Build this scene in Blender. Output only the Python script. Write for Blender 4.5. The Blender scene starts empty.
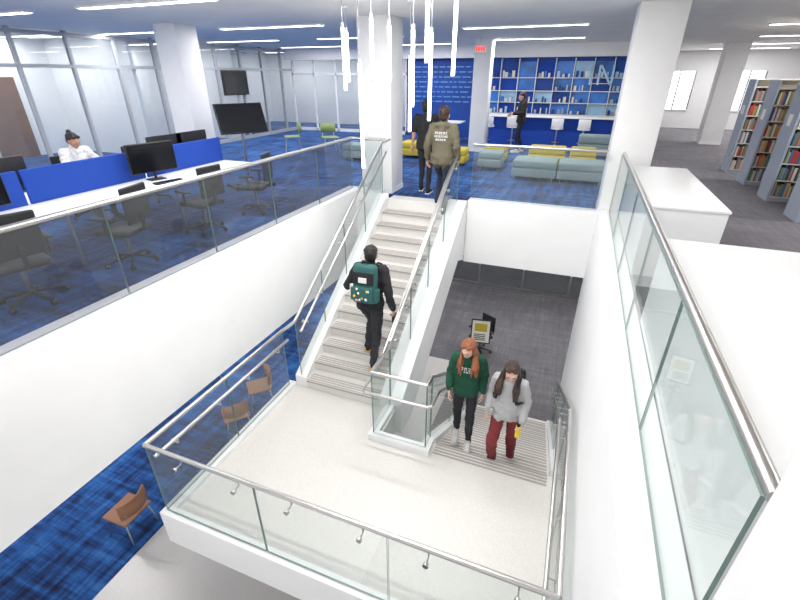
import bpy, math, random
import numpy as np
from mathutils import Vector, Matrix, Quaternion, noise
random.seed(7)
C = bpy.context
scene = C.scene
V = Vector

# ------------------------------------------------------------------ materials
def new_mat(name):
    m = bpy.data.materials.new(name); m.use_nodes = True
    nt = m.node_tree
    return m, nt, nt.nodes['Principled BSDF'], nt.nodes['Material Output']

def mat(name, col, rough=0.6, metal=0.0, emit=0.0, noise=0.0, nscale=30, bump=0.0):
    m, nt, b, o = new_mat(name)
    b.inputs['Base Color'].default_value = (*col, 1)
    b.inputs['Roughness'].default_value = rough
    b.inputs['Metallic'].default_value = metal
    if emit:
        b.inputs['Emission Color'].default_value = (*col, 1)
        b.inputs['Emission Strength'].default_value = emit
    if noise or bump:
        tc = nt.nodes.new('ShaderNodeTexCoord'); n = nt.nodes.new('ShaderNodeTexNoise')
        n.inputs['Scale'].default_value = nscale; n.inputs['Detail'].default_value = 4
        nt.links.new(tc.outputs['Object'], n.inputs['Vector'])
        if noise:
            r = nt.nodes.new('ShaderNodeValToRGB')
            r.color_ramp.elements[0].position = .3; r.color_ramp.elements[1].position = .7
            r.color_ramp.elements[0].color = (*[max(0, c*(1-noise)) for c in col], 1)
            r.color_ramp.elements[1].color = (*[min(1, c*(1+noise)) for c in col], 1)
            nt.links.new(n.outputs['Fac'], r.inputs['Fac']); nt.links.new(r.outputs['Color'], b.inputs['Base Color'])
        if bump:
            bp = nt.nodes.new('ShaderNodeBump'); bp.inputs['Strength'].default_value = bump
            bp.inputs['Distance'].default_value = .01
            nt.links.new(n.outputs['Fac'], bp.inputs['Height']); nt.links.new(bp.outputs['Normal'], b.inputs['Normal'])
    return m

def glass_mat(name, tint, refl=1.0, haze=0.0):
    m = bpy.data.materials.new(name); m.use_nodes = True
    nt = m.node_tree; nt.nodes.clear()
    o = nt.nodes.new('ShaderNodeOutputMaterial')
    t = nt.nodes.new('ShaderNodeBsdfTransparent'); t.inputs['Color'].default_value = (*tint, 1)
    g = nt.nodes.new('ShaderNodeBsdfGlossy'); g.inputs['Roughness'].default_value = .02
    lw = nt.nodes.new('ShaderNodeLayerWeight'); lw.inputs['Blend'].default_value = .5
    pw = nt.nodes.new('ShaderNodeMath'); pw.operation = 'POWER'; pw.inputs[1].default_value = 4.5
    ml = nt.nodes.new('ShaderNodeMath'); ml.operation = 'MULTIPLY_ADD'; ml.inputs[1].default_value = .55*refl; ml.inputs[2].default_value = .022*refl
    mx = nt.nodes.new('ShaderNodeMixShader')
    nt.links.new(lw.outputs['Facing'], pw.inputs[0]); nt.links.new(pw.outputs[0], ml.inputs[0]); nt.links.new(ml.outputs[0], mx.inputs[0])
    src = t
    if haze:
        d = nt.nodes.new('ShaderNodeBsdfDiffuse'); d.inputs['Color'].default_value = (.8, .83, .84, 1)
        h = nt.nodes.new('ShaderNodeMixShader'); h.inputs[0].default_value = haze
        nt.links.new(t.outputs[0], h.inputs[1]); nt.links.new(d.outputs[0], h.inputs[2]); src = h
    nt.links.new(src.outputs[0], mx.inputs[1]); nt.links.new(g.outputs[0], mx.inputs[2])
    nt.links.new(mx.outputs[0], o.inputs['Surface'])
    return m

def carpet_mat(name, cols, sx, sy, pos=(.36, .45, .53, .64)):
    m, nt, b, o = new_mat(name)
    b.inputs['Roughness'].default_value = .95
    tc = nt.nodes.new('ShaderNodeTexCoord')
    def streak(s):
        mp = nt.nodes.new('ShaderNodeMapping'); mp.inputs['Scale'].default_value = s
        n = nt.nodes.new('ShaderNodeTexNoise'); n.inputs['Scale'].default_value = 1; n.inputs['Detail'].default_value = 5
        n.inputs['Roughness'].default_value = .65
        nt.links.new(tc.outputs['Object'], mp.inputs['Vector']); nt.links.new(mp.outputs[0], n.inputs['Vector'])
        return n
    a = streak((sx, sy, 1)); c = streak((sy, sx, 1)); e = streak((1.1, 1.1, 1))
    mth = nt.nodes.new('ShaderNodeMath'); mth.operation = 'ADD'
    nt.links.new(a.outputs['Fac'], mth.inputs[0]); nt.links.new(c.outputs['Fac'], mth.inputs[1])
    m2 = nt.nodes.new('ShaderNodeMath'); m2.operation = 'ADD'
    nt.links.new(mth.outputs[0], m2.inputs[0]); nt.links.new(e.outputs['Fac'], m2.inputs[1])
    m3 = nt.nodes.new('ShaderNodeMath'); m3.operation = 'MULTIPLY'; m3.inputs[1].default_value = 1/3
    nt.links.new(m2.outputs[0], m3.inputs[0])
    r = nt.nodes.new('ShaderNodeValToRGB')
    while len(r.color_ramp.elements) < len(cols): r.color_ramp.elements.new(.5)
    for i, cc in enumerate(cols):
        r.color_ramp.elements[i].position = pos[i]; r.color_ramp.elements[i].color = (*cc, 1)
    nt.links.new(m3.outputs[0], r.inputs['Fac']); nt.links.new(r.outputs['Color'], b.inputs['Base Color'])
    return m

M = {}
M['white'] = mat('white_paint', (.86, .86, .865), .55, noise=.015, nscale=3)
M['white2'] = mat('white_laminate', (.88, .88, .885), .35)
M['ceil'] = mat('ceiling_white', (.87, .855, .82), .9, noise=.03, nscale=2)
M['steel'] = mat('brushed_steel', (.60, .585, .57), .28, 1.0)
M['steel_d'] = mat('steel_dark', (.35, .35, .36), .35, 1.0)
M['glass'] = glass_mat('rail_glass', (.94, .965, .96), 1.1, .03)
M['glass_l'] = glass_mat('rail_glass_grey', (.72, .73, .75), 1.2, .03)
M['glass_w'] = glass_mat('wall_glass', (.86, .885, .90), 1.2, .06)
M['frame'] = mat('frame_grey', (.40, .42, .44), .5)
M['gedge'] = mat('glass_edge', (.16, .24, .22), .3)
M['blue_c'] = carpet_mat('blue_carpet', [(.004, .009, .035), (.009, .045, .17), (.018, .11, .36), (.08, .24, .52)], .8, 9, (.40, .475, .545, .65))
M['grey_c'] = carpet_mat('grey_carpet', [(.13, .122, .14), (.16, .15, .17), (.19, .18, .20), (.25, .24, .26)], 1.2, 16)
M['grey_cl'] = carpet_mat('lower_grey_carpet', [(.11, .105, .12), (.14, .135, .15), (.17, .165, .18), (.24, .235, .25)], 14, 1.0)
M['terr'] = mat('terrazzo', (.68, .655, .625), .35, noise=.06, nscale=60)
M['terr2'] = mat('terrazzo_riser', (.76, .74, .715), .5, noise=.05, nscale=60)
M['strip'] = mat('grip_strip', (.40, .365, .345), .8)
M['black'] = mat('black_plastic', (.012, .012, .014), .45)
M['screen'] = mat('screen_black', (.008, .009, .012), .15)
M['blue_p'] = mat('blue_fabric_panel', (.008, .06, .40), .8, noise=.1, nscale=120)
M['blue_w'] = mat('blue_wall', (.006, .06, .34), .6, noise=.2, nscale=1.3)
M['blue_l'] = mat('blue_light_panel', (.03, .18, .58), .35, noise=.5, nscale=1.5)
M['cyan'] = mat('pale_cyan_panel', (.36, .60, .80), .4, noise=.2, nscale=2)
M['letter'] = mat('pale_blue_lettering', (.12, .30, .62), .5)
M['yellow'] = mat('yellow_upholstery', (.62, .48, .06), .85)
M['sage'] = mat('greyblue_upholstery', (.25, .33, .34), .9, noise=.3, nscale=90)
M['green_ch'] = mat('olive_seat', (.25, .33, .14), .7)
M['orange'] = mat('tan_orange_seat', (.36, .17, .095), .6)
M['wood'] = mat('brown_wood', (.16, .07, .035), .5, noise=.2, nscale=8)
M['shelf'] = mat('shelf_greyblue', (.38, .42, .50), .6)
M['shelf_i'] = mat('shelf_metal_cream', (.72, .68, .60), .6)
M['light'] = mat('tube_light', (1, .99, .97), .5, emit=7)
M['lightp'] = mat('pendant_light', (1, .99, .97), .5, emit=6)
M['sky'] = mat('window_daylight', (.93, .97, 1), .5, emit=4.0)
M['red'] = mat('exit_red', (.9, .05, .03), .5, emit=1.5)
M['paper'] = mat('paper_poster', (.85, .83, .75), .6)
bookm = [mat('book_%d' % i, c, .7) for i, c in enumerate([(.45, .06, .05), (.06, .14, .36), (.50, .40, .24), (.12, .24, .14), (.65, .58, .48), (.06, .05, .05), (.50, .22, .07), (.25, .25, .30), (.7, .68, .65)])]

# ------------------------------------------------------------------ mesh builder
def empty(name, loc=(0, 0, 0), rz=0):
    e = bpy.data.objects.new(name, None); C.collection.objects.link(e)
    e.location = loc; e.rotation_euler = (0, 0, rz); e.empty_display_size = .2
    return e

class MB:
    def __init__(s): s.v = []; s.f = []; s.m = []; s.sm = []; s.mats = []
    def mi(s, m):
        if m not in s.mats: s.mats.append(m)
        return s.mats.index(m)
    def add(s, vs, fs, m, smooth=False, T=None):
        o = len(s.v)
        s.v += [tuple(T @ V(p)) if T else tuple(p) for p in vs]
        k = s.mi(m)
        for f in fs: s.f.append([i+o for i in f]); s.m.append(k); s.sm.append(smooth)
    def box(s, a, b, m, T=None):
        x0, y0, z0 = [min(a[i], b[i]) for i in range(3)]; x1, y1, z1 = [max(a[i], b[i]) for i in range(3)]
        vs = [(x0, y0, z0), (x1, y0, z0), (x1, y1, z0), (x0, y1, z0), (x0, y0, z1), (x1, y0, z1), (x1, y1, z1), (x0, y1, z1)]
        s.add(vs, [(0, 3, 2, 1), (4, 5, 6, 7), (0, 1, 5, 4), (1, 2, 6, 5), (2, 3, 7, 6), (3, 0, 4, 7)], m, False, T)
    def rbox(s, a, b, m, r=.03, T=None, n=3):
        import bmesh
        bm = bmesh.new(); bmesh.ops.create_cube(bm, size=1)
        c = [(a[i]+b[i])/2 for i in range(3)]; d = [abs(b[i]-a[i]) for i in range(3)]
        for v in bm.verts: v.co = V((v.co.x*d[0]+c[0], v.co.y*d[1]+c[1], v.co.z*d[2]+c[2]))
        bmesh.ops.bevel(bm, geom=bm.edges[:], offset=min(r, min(d)*.49), segments=n, profile=.5, affect='EDGES')
        bm.verts.index_update()
        s.add([v.co.copy() for v in bm.verts], [[v.index for v in f.verts] for f in bm.faces], m, True, T); bm.free()
    def cyl(s, p0, p1, r0, m, r1=None, n=12, T=None, caps=True):
        r1 = r0 if r1 is None else r1
        p0, p1 = V(p0), V(p1); ax = (p1-p0)
        if ax.length < 1e-6: return
        q = ax.normalized(); u = q.orthogonal().normalized(); w = q.cross(u)
        vs = []
        for p, r in ((p0, r0), (p1, r1)):
            for i in range(n):
                a = 2*math.pi*i/n; vs.append(p+(u*math.cos(a)+w*math.sin(a))*r)
        s.add(vs, [(i, (i+1) % n, n+(i+1) % n, n+i) for i in range(n)], m, True, T)
        if caps: s.add(vs, [list(range(n))[::-1], list(range(n, 2*n))], m, False, T)
    def sph(s, c, r, m, T=None, nu=14, nv=9, R=None):
        if isinstance(r, (int, float)): r = (r, r, r)
        vs = []
        for j in range(nv+1):
            ph = math.pi*j/nv
            for i in range(nu):
                th = 2*math.pi*i/nu
                p = V((r[0]*math.sin(ph)*math.cos(th), r[1]*math.sin(ph)*math.sin(th), r[2]*math.cos(ph)))
                if R: p = R @ p
                vs.append(p+V(c))
        fs = []
        for j in range(nv):
            for i in range(nu):
                k = (i+1) % nu
                if j == 0: fs.append((i, nu+i, nu+k))
                elif j == nv-1: fs.append((j*nu+i, (j+1)*nu+i, j*nu+k))
                else: fs.append((j*nu+i, (j+1)*nu+i, (j+1)*nu+k, j*nu+k))
        s.add(vs, fs, m, True, T)
    def tube(s, pts, r, m, n=12, T=None):
        for i in range(len(pts)-1): s.cyl(pts[i], pts[i+1], r, m, n=n, T=T)
        for p in pts[1:-1]: s.sph(p, r, m, T=T, nu=n, nv=6)
    def prism(s, poly, axis, a, b, m, T=None):
        def mk(p, t):
            return {'x': (t, p[0], p[1]), 'y': (p[0], t, p[1]), 'z': (p[0], p[1], t)}[axis]
        n = len(poly); vs = [mk(p, a) for p in poly]+[mk(p, b) for p in poly]
        fs = [list(range(n))[::-1], list(range(n, 2*n))]+[(i, (i+1) % n, n+(i+1) % n, n+i) for i in range(n)]
        s.add(vs, fs, m, False, T)
    def panel(s, q, nrm, th, m, me, T=None):
        q = [V(p) for p in q]; d = V(nrm).normalized()*th/2
        vs = [p-d for p in q]+[p+d for p in q]
        s.add(vs, [(0, 1, 2, 3), (7, 6, 5, 4)], m, False, T)
        s.add(vs, [(i, (i+1) % 4, 4+(i+1) % 4, 4+i) for i in range(4)], me, False, T)
    def build(s, name, parent=None, loc=None, rz=0):
        import bmesh
        me = bpy.data.meshes.new(name); me.from_pydata(s.v, [], s.f)
        for m in s.mats: me.materials.append(m)
        me.polygons.foreach_set('material_index', s.m); me.polygons.foreach_set('use_smooth', s.sm)
        me.update()
        bm = bmesh.new(); bm.from_mesh(me)
        bmesh.ops.recalc_face_normals(bm, faces=bm.faces); bm.to_mesh(me); bm.free()
        o = bpy.data.objects.new(name, me); C.collection.objects.link(o)
        if loc: o.location = loc
        o.rotation_euler = (0, 0, rz)
        if parent: o.parent = parent
        return o

def simple_box(name, a, b, m):
    k = MB(); k.box(a, b, m); return k.build(name)

# ------------------------------------------------------------------ dimensions
RISE, RUN = .17, .28
LZ = -2.21; GZ = -4.42; CZ = 3.15
XL, XR, YB = -4.1, .52, 8.05

# ------------------------------------------------------------------ room shell
k = MB()
k.box((-16, -5, -.12), (XL-.2, 27, 0), M['blue_c'])
k.box((XL-.2, YB+.25, -.12), (1.25, 27, 0), M['blue_c'])
k.box((1.25, YB+.1, -.12), (14, 27, 0), M['grey_c'])
k.box((XR+.3, -5, -.12), (14, YB+.1, 0), M['grey_c'])
k.box((XL-.2, -5, -.12), (XR+.3, .12, 0), M['grey_c'])
k.build('floor')
k = MB()
k.box((-16, -5, GZ-.15), (-5.35, 27, GZ), M['blue_c'])
k.box((-5.35, -5, GZ-.15), (-1.9, 9.2, GZ), M['terr'])
k.box((-5.35, 9.2, GZ-.15), (-1.9, 27, GZ), M['grey_cl'])
k.box((-1.9, -5, GZ-.15), (14, 27, GZ), M['grey_cl'])
k.build('floor_lower')
k = MB()
k.box((-16, -5, CZ), (14, 27, CZ+.15), M['ceil'])
k.build('ceiling')
k = MB()
k.box((XL-.3, .12, -1.5), (XL, YB+.3, .1), M['white'])
k.build('trim_1')
k = MB()
k.box((XL+.001, YB, -1.13), (-3.565, YB+.25, .1), M['white'])
k.box((-1.755, YB, -1.13), (XR-.001, YB+.25, .1), M['white'])
k.box((-3.355, 8.07, -1.13), (-2.105, YB+.249, 0.002), M['terr'])
k.build('trim_2')
k = MB()
k.box((XR, -1, GZ), (XR+.31, YB+.26, .1), M['white'])
k.build('wall_void_right')
k = MB()
k.box((-16, .1, -1.4), (XL-.3, 27, -.14), M['white']); k.box((XL-.3, YB+.26, -1.1), (14, 27, -.14), M['white'])
k.build('ceiling_lower')
k = MB(); k.box((XL-.3, -.1, -1.5), (XR, .119, .1), M['white']); k.build('trim_3')

simple_box('wall_right', (13.8, -5, GZ), (14, 27, CZ), M['white'])
k = MB(); YW = 25
k.box((1.3, YW, 0), (14, YW+.2, .8), M['white']); k.box((1.3, YW, 2.35), (14, YW+.2, CZ), M['white'])
wx = [1.3, 3.15, 4.4, 5.8, 7.0, 8.4, 9.6, 13.8]
for i in range(0, len(wx), 2): k.box((wx[i], YW, .8), (wx[i+1], YW+.2, 2.35), M['white'])
k.build('wall_back_right')
n = 1
for i in range(1, len(wx)-2, 2):
    k = MB(); k.box((wx[i], YW+.12, .8), (wx[i+1], YW+.16, 2.35), M['sky'])
    for x in (wx[i], (wx[i]+wx[i+1])/2-.03, wx[i+1]-.06): k.box((x, YW-.02, .8), (x+.06, YW+.1, 2.35), M['steel_d'])
    k.box((wx[i], YW-.06, .75), (wx[i+1], YW+.05, .8), M['white2'])
    k.build('window_%d' % n); n += 1
YBW = 18.0; XBW = -6.7
k = MB()
k.box((XBW, YBW, 0), (1.35, YBW+.25, CZ), M['blue_w'])
k.build('wall_back')
simple_box('wall_side_back', (1.1, YBW+.25, 0), (1.3, YW, CZ), M['white'])
k = MB()
k.box((-12, YBW-.35, 2.75), (1.35, YBW-.001, CZ), M['white']); k.build('trim_4')
k = MB()
x = -12
while x < XBW: k.box((x, YBW, 0), (x+.07, YBW+.08, 2.75), M['white2']); x += 1.05
k.box((-12, YBW, 2.2), (XBW, YBW+.08, 2.28), M['white2']); k.box((-12, YBW, 0), (XBW, YBW+.08, .12), M['white2'])
k.box((-12, YBW+.03, .12), (XBW, YBW+.05, 2.75), M['glass_w'])
k.build('wall_back_left_glass')
simple_box('wall_room_back', (-15.6, 21, 0), (XBW+.1, 21.2, CZ), M['white'])
k = MB()
random.seed(3)
x = -3.6
while x < .9:
    w = .62
    for z0, z1 in ((.95, 1.3), (1.33, 1.68), (1.71, 2.1), (2.13, 2.62)):
        mm = random.choice([M['blue_l'], M['blue_l'], M['blue_w'], M['blue_w'], M['blue_p'], M['cyan']])
        k.box((x, YBW-.06, z0), (x+w-.05, YBW-.02, z1), mm)
        if random.random() < .8:
            xx = x+.05
            while xx < x+w-.15:
                h = random.uniform(.1, .22); ww = random.uniform(.03, .1)
                k.box((xx, YBW-.16, z0+.005), (xx+ww, YBW-.07, z0+h), random.choice([M['white2'], M['cyan'], M['blue_l'], M['paper'], M['blue_w'], M['shelf']])); xx += ww+random.uniform(.01, .1)
    k.box((x-.04, YBW-.2, .0), (x-.015, YBW, 2.72), M['white2'])
    x += w
k.box((x-.04, YBW-.2, 0), (x-.015, YBW, 2.72), M['white2'])
for z in (.92, 1.3, 1.68, 2.1): k.box((-3.6, YBW-.19, z), (x-.05, YBW-.061, z+.025), M['white2'])
k.build('display_shelving')
k = MB()
for i in range(8):
    z = 2.45-i*.17
    xx = -6.4
    while xx < -4.2:
        w = random.uniform(.08, .35); k.box((xx, YBW-.03, z), (xx+w, YBW-.005, z+.045), M['letter']); xx += w+.07
k.build('wall_lettering')
k = MB(); X0 = .25; Yl = YBW-.26
k.box((X0, Yl, 1.9), (X0+.07, Yl+.03, 2.5), M['cyan']); k.box((X0+.42, Yl, 1.9), (X0+.49, Yl+.03, 2.5), M['cyan'])
k.prism([(X0+.02, 2.5), (X0+.10, 2.5), (X0+.47, 1.9), (X0+.39, 1.9)], 'y', Yl+.002, Yl+.028, M['cyan'])
k.box((X0-.25, Yl, 1.9), (X0-.18, Yl+.03, 2.5), M['cyan'])
k.box((X0-.25, Yl+.03, 1.93), (X0+.49, Yl+.07, 1.95), M['steel'])
k.build('wall_letter_sign')

def column(x0, y0, x1, y1, z0, z1):
    k = MB(); k.rbox((x0, y0, z0), (x1, y1, z1), M['white'], r=.012, n=2)
    k.box((x0-.008, y0-.008, z0), (x1+.008, y1+.008, z0+.1), M['white2'])
    return k.build('column')
column(.52, 8.32, 1.17, 8.95, .0, CZ)
column(-4.12, 8.42, -3.45, 9.05, .0, CZ)
column(-8.7, 8.1, -8.1, 8.7, 0, CZ)
column(.70, .55, 1.4, 1.21, .101, CZ)
column(4.05, 19.2, 4.7, 19.85, 0, CZ)
column(-3.3, 14.6, -2.8, 15.1, 0, CZ)

XG = -12.0
k = MB()
y = 1.0
while y < 18:
    k.box((XG-.05, y-.035, 0), (XG+.05, y+.035, CZ), M['frame']); y += 1.25
for z in (0, .0+2.35, CZ-.12): k.box((XG-.045, .95, z), (XG+.045, 18, z+.08 if z else .12), M['frame'])
k.box((XG-.01, 1, .12), (XG+.01, 18, 2.35), M['glass_w']); k.box((XG-.01, 1, 2.43), (XG+.01, 18, CZ-.12), M['glass_w'])
k.build('wall_left_glass')
simple_box('wall_left', (-15.6, -5, 0), (-15.4, 21, CZ), M['white'])
k = MB()
for y in (10.2, 14.4): k.box((-15.4, y, 0), (XG-.06, y+.12, CZ-.0), M['white'])
k.build('wall_partition')
k = MB(); k.box((-15.38, 8.0, 0), (-15.32, 9.0, 2.15), M['wood']); k.sph((-15.28, 8.12, 1.0), .04, M['steel']); k.build('door_1')
def tv(name, loc, rz, w, h):
    k = MB(); k.rbox((-w/2, -.04, -h/2), (w/2, .03, h/2), M['black'], r=.012); k.box((-w/2+.025, -.045, -h/2+.025), (w/2-.025, -.041, h/2-.025), M['screen'])
    k.box((-.15, .03, -.1), (.15, .06, .1), M['steel_d']); return k.build(name, loc=loc, rz=rz)
tv('wall_television', (-15.32, 11.7, 2.0), math.radians(90), 1.9, 1.1)
tv('wall_television', (-11.88, 14.2, 1.95), math.radians(90), 1.3, .8)

k = MB()
for i in range(14):
    x = -10+i*1.5; k.box((x, 14.0, GZ), (x+.06, 14.06, -1.1), M['steel'])
k.box((-10, 14.02, GZ), (10, 14.04, -1.1), M['glass_w']); k.box((-10, 13.98, GZ), (10, 14.08, GZ+.1), M['steel'])
k.box((-10, 14.0, GZ+2.1), (10, 14.06, GZ+2.16), M['steel'])
k.build('wall_lower_glass')
simple_box('wall_lower_back', (-16, 19, GZ), (14, 19.2, -1.1), M['white'])
simple_box('wall_lower_left', (-12.2, -5, GZ), (-12, 19, -1.4), M['white'])

# ------------------------------------------------------------------ stairs
ST = empty('staircase')
XA, XB_ = -2.1, -1.76
k = MB()
poly = [(4.6, LZ)]
for i in range(13):
    y = 4.6+RUN*i
    poly += [(y, LZ+RISE*(i+1))]
    if i < 12: poly += [(y+RUN, LZ+RISE*(i+1))]
poly += [(8.06, 0), (8.06, -.5), (5.0, -2.60), (4.6, -2.60)]
k.prism(poly, 'x', -3.36, XA, M['terr2'])
for i in range(12):
    y = 4.6+RUN*i; z = LZ+RISE*(i+1)
    k.box((-3.355, y-.03, z-.035), (XA-.005, y+RUN-.001, z+.004), M['terr'])
    for j in range(4): k.box((-3.33, y-.022+j*.05, z+.0045), (-2.13, y+.002+j*.05, z+.008), M['strip'])
    k.box((-3.33, y-.033, z-.03), (-2.13, y-.0305, z-.004), M['strip'])
def stringer(x0, x1):
    p = [(4.601, LZ-.40), (4.601, LZ+RISE+.02), (4.6+12*RUN, .1), (8.04, .1), (8.04, -1.1), (7.6, -.95), (5.0, -2.62)]
    k.prism(p, 'x', x0, x1, M['white'])
stringer(-3.56, -3.361); stringer(XA+.001, XB_)
k.build('upper_flight', ST)
k = MB()
poly = [(4.2, LZ)]
for j in range(1, 14):
    y = 4.2+RUN*(j-1); poly += [(y, LZ-RISE*j), (y+RUN, LZ-RISE*j)]
poly[-1] = (4.2+RUN*12, GZ); poly += [(6.9, GZ), (4.2, LZ-.5)]
k.prism(poly, 'x', -1.12, .36, M['terr2'])
for j in range(0, 12):
    y = 4.2+RUN*(j-1); z = LZ-RISE*j
    if j == 0:
        for q in range(4): k.box((-1.1, 4.2-.03-q*.05, z+.0045), (.33, 4.2-.004-q*.05, z+.008), M['strip'])
        continue
    k.box((-1.115, y+.001, z-.03), (.355, y+RUN+.02, z+.004), M['terr'])
    for q in range(4): k.box((-1.1, y+RUN-.01-q*.05, z+.0045), (.33, y+RUN+.016-q*.05, z+.008), M['strip'])
for x0, x1 in ((-1.26, -1.121), (.361, .5)):
    k.prism([(4.201, LZ-.40), (4.201, LZ+.08), (4.2+12*RUN, GZ+RISE+.05), (4.2+12.4*RUN, GZ), (6.9, GZ), (4.3, LZ-.5)], 'x', x0, x1, M['white'])
k.build('lower_flight', ST)
k = MB()
Lp = [(-3.56, 2.16), (.5, 2.16), (.5, 4.2), (-1.14, 4.2), (-1.14, 4.06), (-1.86, 4.06), (-1.86, 4.6), (-3.56, 4.6)]
k.prism(Lp, 'z', LZ-.4, LZ, M['terr'])
Op = [(-3.68, 2.04), (.5, 2.04), (.5, 2.159), (-3.561, 2.159), (-3.561, 4.6), (-3.68, 4.6)]
k.prism(Op, 'z', LZ-.44, LZ+.06, M['white'])
Kp = [(XB_-.24, 3.94), (-1.14, 3.94), (-1.14, 4.2), (-1.26, 4.2), (-1.26, 4.06), (XB_-.12, 4.06), (XB_-.12, 4.6), (XB_-.24, 4.6)]
k.prism(Kp, 'z', LZ-.44, LZ+.09, M['white'])
k.build('landing', ST)

def run(k, A, B, h, n, side, gm, cap=.024, hr=None, zb=.02, capoff=0):
    A, B = V(A), V(B); d = B-A; nrm = V((d.y, -d.x, 0)).normalized()
    g = .012/ d.length; co = V(side).normalized()*capoff
    for i in range(n):
        a = A+d*(i/n+g/2); b = A+d*((i+1)/n-g/2)
        k.panel([a+V((0, 0, zb)), b+V((0, 0, zb)), b+V((0, 0, h-.01)), a+V((0, 0, h-.01))], nrm, .016, gm, M['gedge'])
    k.cyl(A+co+V((0, 0, h)), B+co+V((0, 0, h)), cap, M['steel'])
    if hr:
        s = V(side).normalized()*.085
        k.cyl(A+s+V((0, 0, hr)), B+s+V((0, 0, hr)), .02, M['steel'])
        for i in range(n):
            for fr in (.25, .8):
                p = A+d*((i+fr)/n)
                k.tube([p+V((0, 0, hr-.08)), p+s+V((0, 0, hr-.08)), p+s+V((0, 0, hr))], .008, M['steel'], n=8)
                k.cyl(p+V((0, 0, hr-.08))-s*.15, p+V((0, 0, hr-.08))+s*.15, .025, M['steel'])
k = MB(); run(k, (XL-.12, .2, .09), (XL-.12, YB+.1, .09), 1.0, 6, (-1, 0, 0), M['glass_l'], cap=.028)
k.cyl((XL-.12, YB+.1, 1.09), (-3.46, YB+.1, 1.09), .028, M['steel']); run(k, (XL-.1, YB+.1, .09), (-3.58, YB+.1, .09), 1.0, 1, (0, 1, 0), M['glass'])
k.build('glass_railing')
k = MB(); run(k, (.70, 1.225, .09), (.70, YB+.05, .09), .99, 5, (1, 0, 0), M['glass'], cap=.03, capoff=.03)
k.build('glass_railing')
k = MB(); run(k, (-1.74, YB+.12, .09), (.50, YB+.12, .09), 1.0, 2, (0, 1, 0), M['glass'], cap=.026); k.build('glass_railing')
k = MB()
XS = -3.46
run(k, (-3.62, 2.1, LZ+.05), (.42, 2.1, LZ+.05), 1.0, 3, (0, 1, 0), M['glass'], hr=.86)
run(k, (-3.62, 2.1, LZ+.05), (-3.62, 4.5, LZ+.05), 1.0, 2, (1, 0, 0), M['glass'], hr=.86)
run(k, (XS, 4.62, LZ+.18), (XS, 7.96, .06), 1.0, 4, (1, 0, 0), M['glass'], hr=.84)
k.tube([(-3.62, 4.5, LZ+1.05), (-3.55, 4.56, LZ+1.1), (XS, 4.62, LZ+1.18)], .024, M['steel'])
k.tube([(XS, 7.96, 1.06), (XS, 8.35, 1.08)], .024, M['steel'])
k.build('railing_left', ST)
k = MB(); XS2 = -1.94
run(k, (XS2, 4.62, LZ+.18), (XS2, 7.96, .06), 1.0, 4, (-1, 0, 0), M['glass'], hr=.84)
run(k, (XS2, 4.0, LZ+.07), (XS2, 4.6, LZ+.07), 1.03, 1, (-1, 0, 0), M['glass'])
run(k, (XS2, 4.0, LZ+.07), (-1.2, 4.0, LZ+.07), 1.03, 1, (0, -1, 0), M['glass'])
run(k, (-1.2, 4.0, LZ+.07), (-1.2, 4.2, LZ+.07), 1.03, 1, (1, 0, 0), M['glass'])
run(k, (-1.2, 4.22, LZ+.02), (-1.2, 7.56, GZ+.22), 1.04, 3, (1, 0, 0), M['glass'], hr=.84)
k.cyl((XS2, 4.6, LZ+1.1), (XS2, 4.62, LZ+1.18), .024, M['steel'])
k.tube([(XS2-.085, 4.62, LZ+1.02), (XS2-.085, 4.4, LZ+.88), (XS2-.085, 3.93, LZ+.86), (XS2-.05, 3.89, LZ+.86), (-1.16, 3.89, LZ+.86), (-1.115, 3.93, LZ+.86), (-1.115, 4.22, LZ+.86)], .02, M['steel'])
k.build('railing_centre', ST)
k = MB()
run(k, (.42, 2.1, LZ+.05), (.42, 4.2, LZ+.05), 1.0, 2, (-1, 0, 0), M['glass'], hr=.86)
run(k, (.42, 4.2, LZ+.05), (.42, 7.56, GZ+.22), 1.02, 3, (-1, 0, 0), M['glass'], hr=.84)
k.build('railing_right', ST)
# ------------------------------------------------------------------ ceiling lights
def ceiling_light(x, y, L=2.4, e=55, z=None):
    z = CZ if z is None else z
    p = empty('ceiling_light', (x, y, z))
    k = MB(); k.box((-L/2-.03, -.09, -.03), (L/2+.03, .09, .0), M['white2']); k.box((-L/2, -.07, -.034), (L/2, .07, -.0305), M['light']); k.build('housing', p)
    ld = bpy.data.lights.new('lamp', 'AREA'); ld.shape = 'RECTANGLE'; ld.size = L; ld.size_y = .13; ld.energy = e; ld.color = (1, .985, .965)
    lo = bpy.data.objects.new('lamp', ld); C.collection.objects.link(lo); lo.parent = p; lo.location = (0, 0, -.04)
for (x, y) in [(-6.3, 5.8), (-6.7, 9.4), (-10.2, 5.8), (-10.6, 9.4), (-6.2, 12.8), (-10.2, 12.8), (-5.8, 16.2), (-9.8, 16.2), (-6.3, 2.2), (-10.2, 2.2), (-14, 9), (-14, 12.8), (-14, 5.6), (-13, 19.5), (-9, 19.5),
               (-1.6, 15.0), (-1.5, 11.2), (4.6, 9.0), (4.6, 12.6), (5.4, 16.2), (5.4, 20.0), (5.6, 23.2), (10, 12.6), (10, 16.2), (10, 20), (4.4, 4.5), (4.4, 1), (9, 6)]:
    ceiling_light(x, y, 2.6)
for y in (1.6, 4.2, 6.2):
    ceiling_light(-1.8, y, 3.2, 80)  # unseen fixtures added above the void to brighten the stairwell
for (x, y) in [(-8, 3), (-8, 7), (-4, 11), (0, 11), (4, 11), (-8, 11)]:
    ceiling_light(x, y, 2.4, 60, -1.42 if x < -5 else -1.12)

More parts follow.
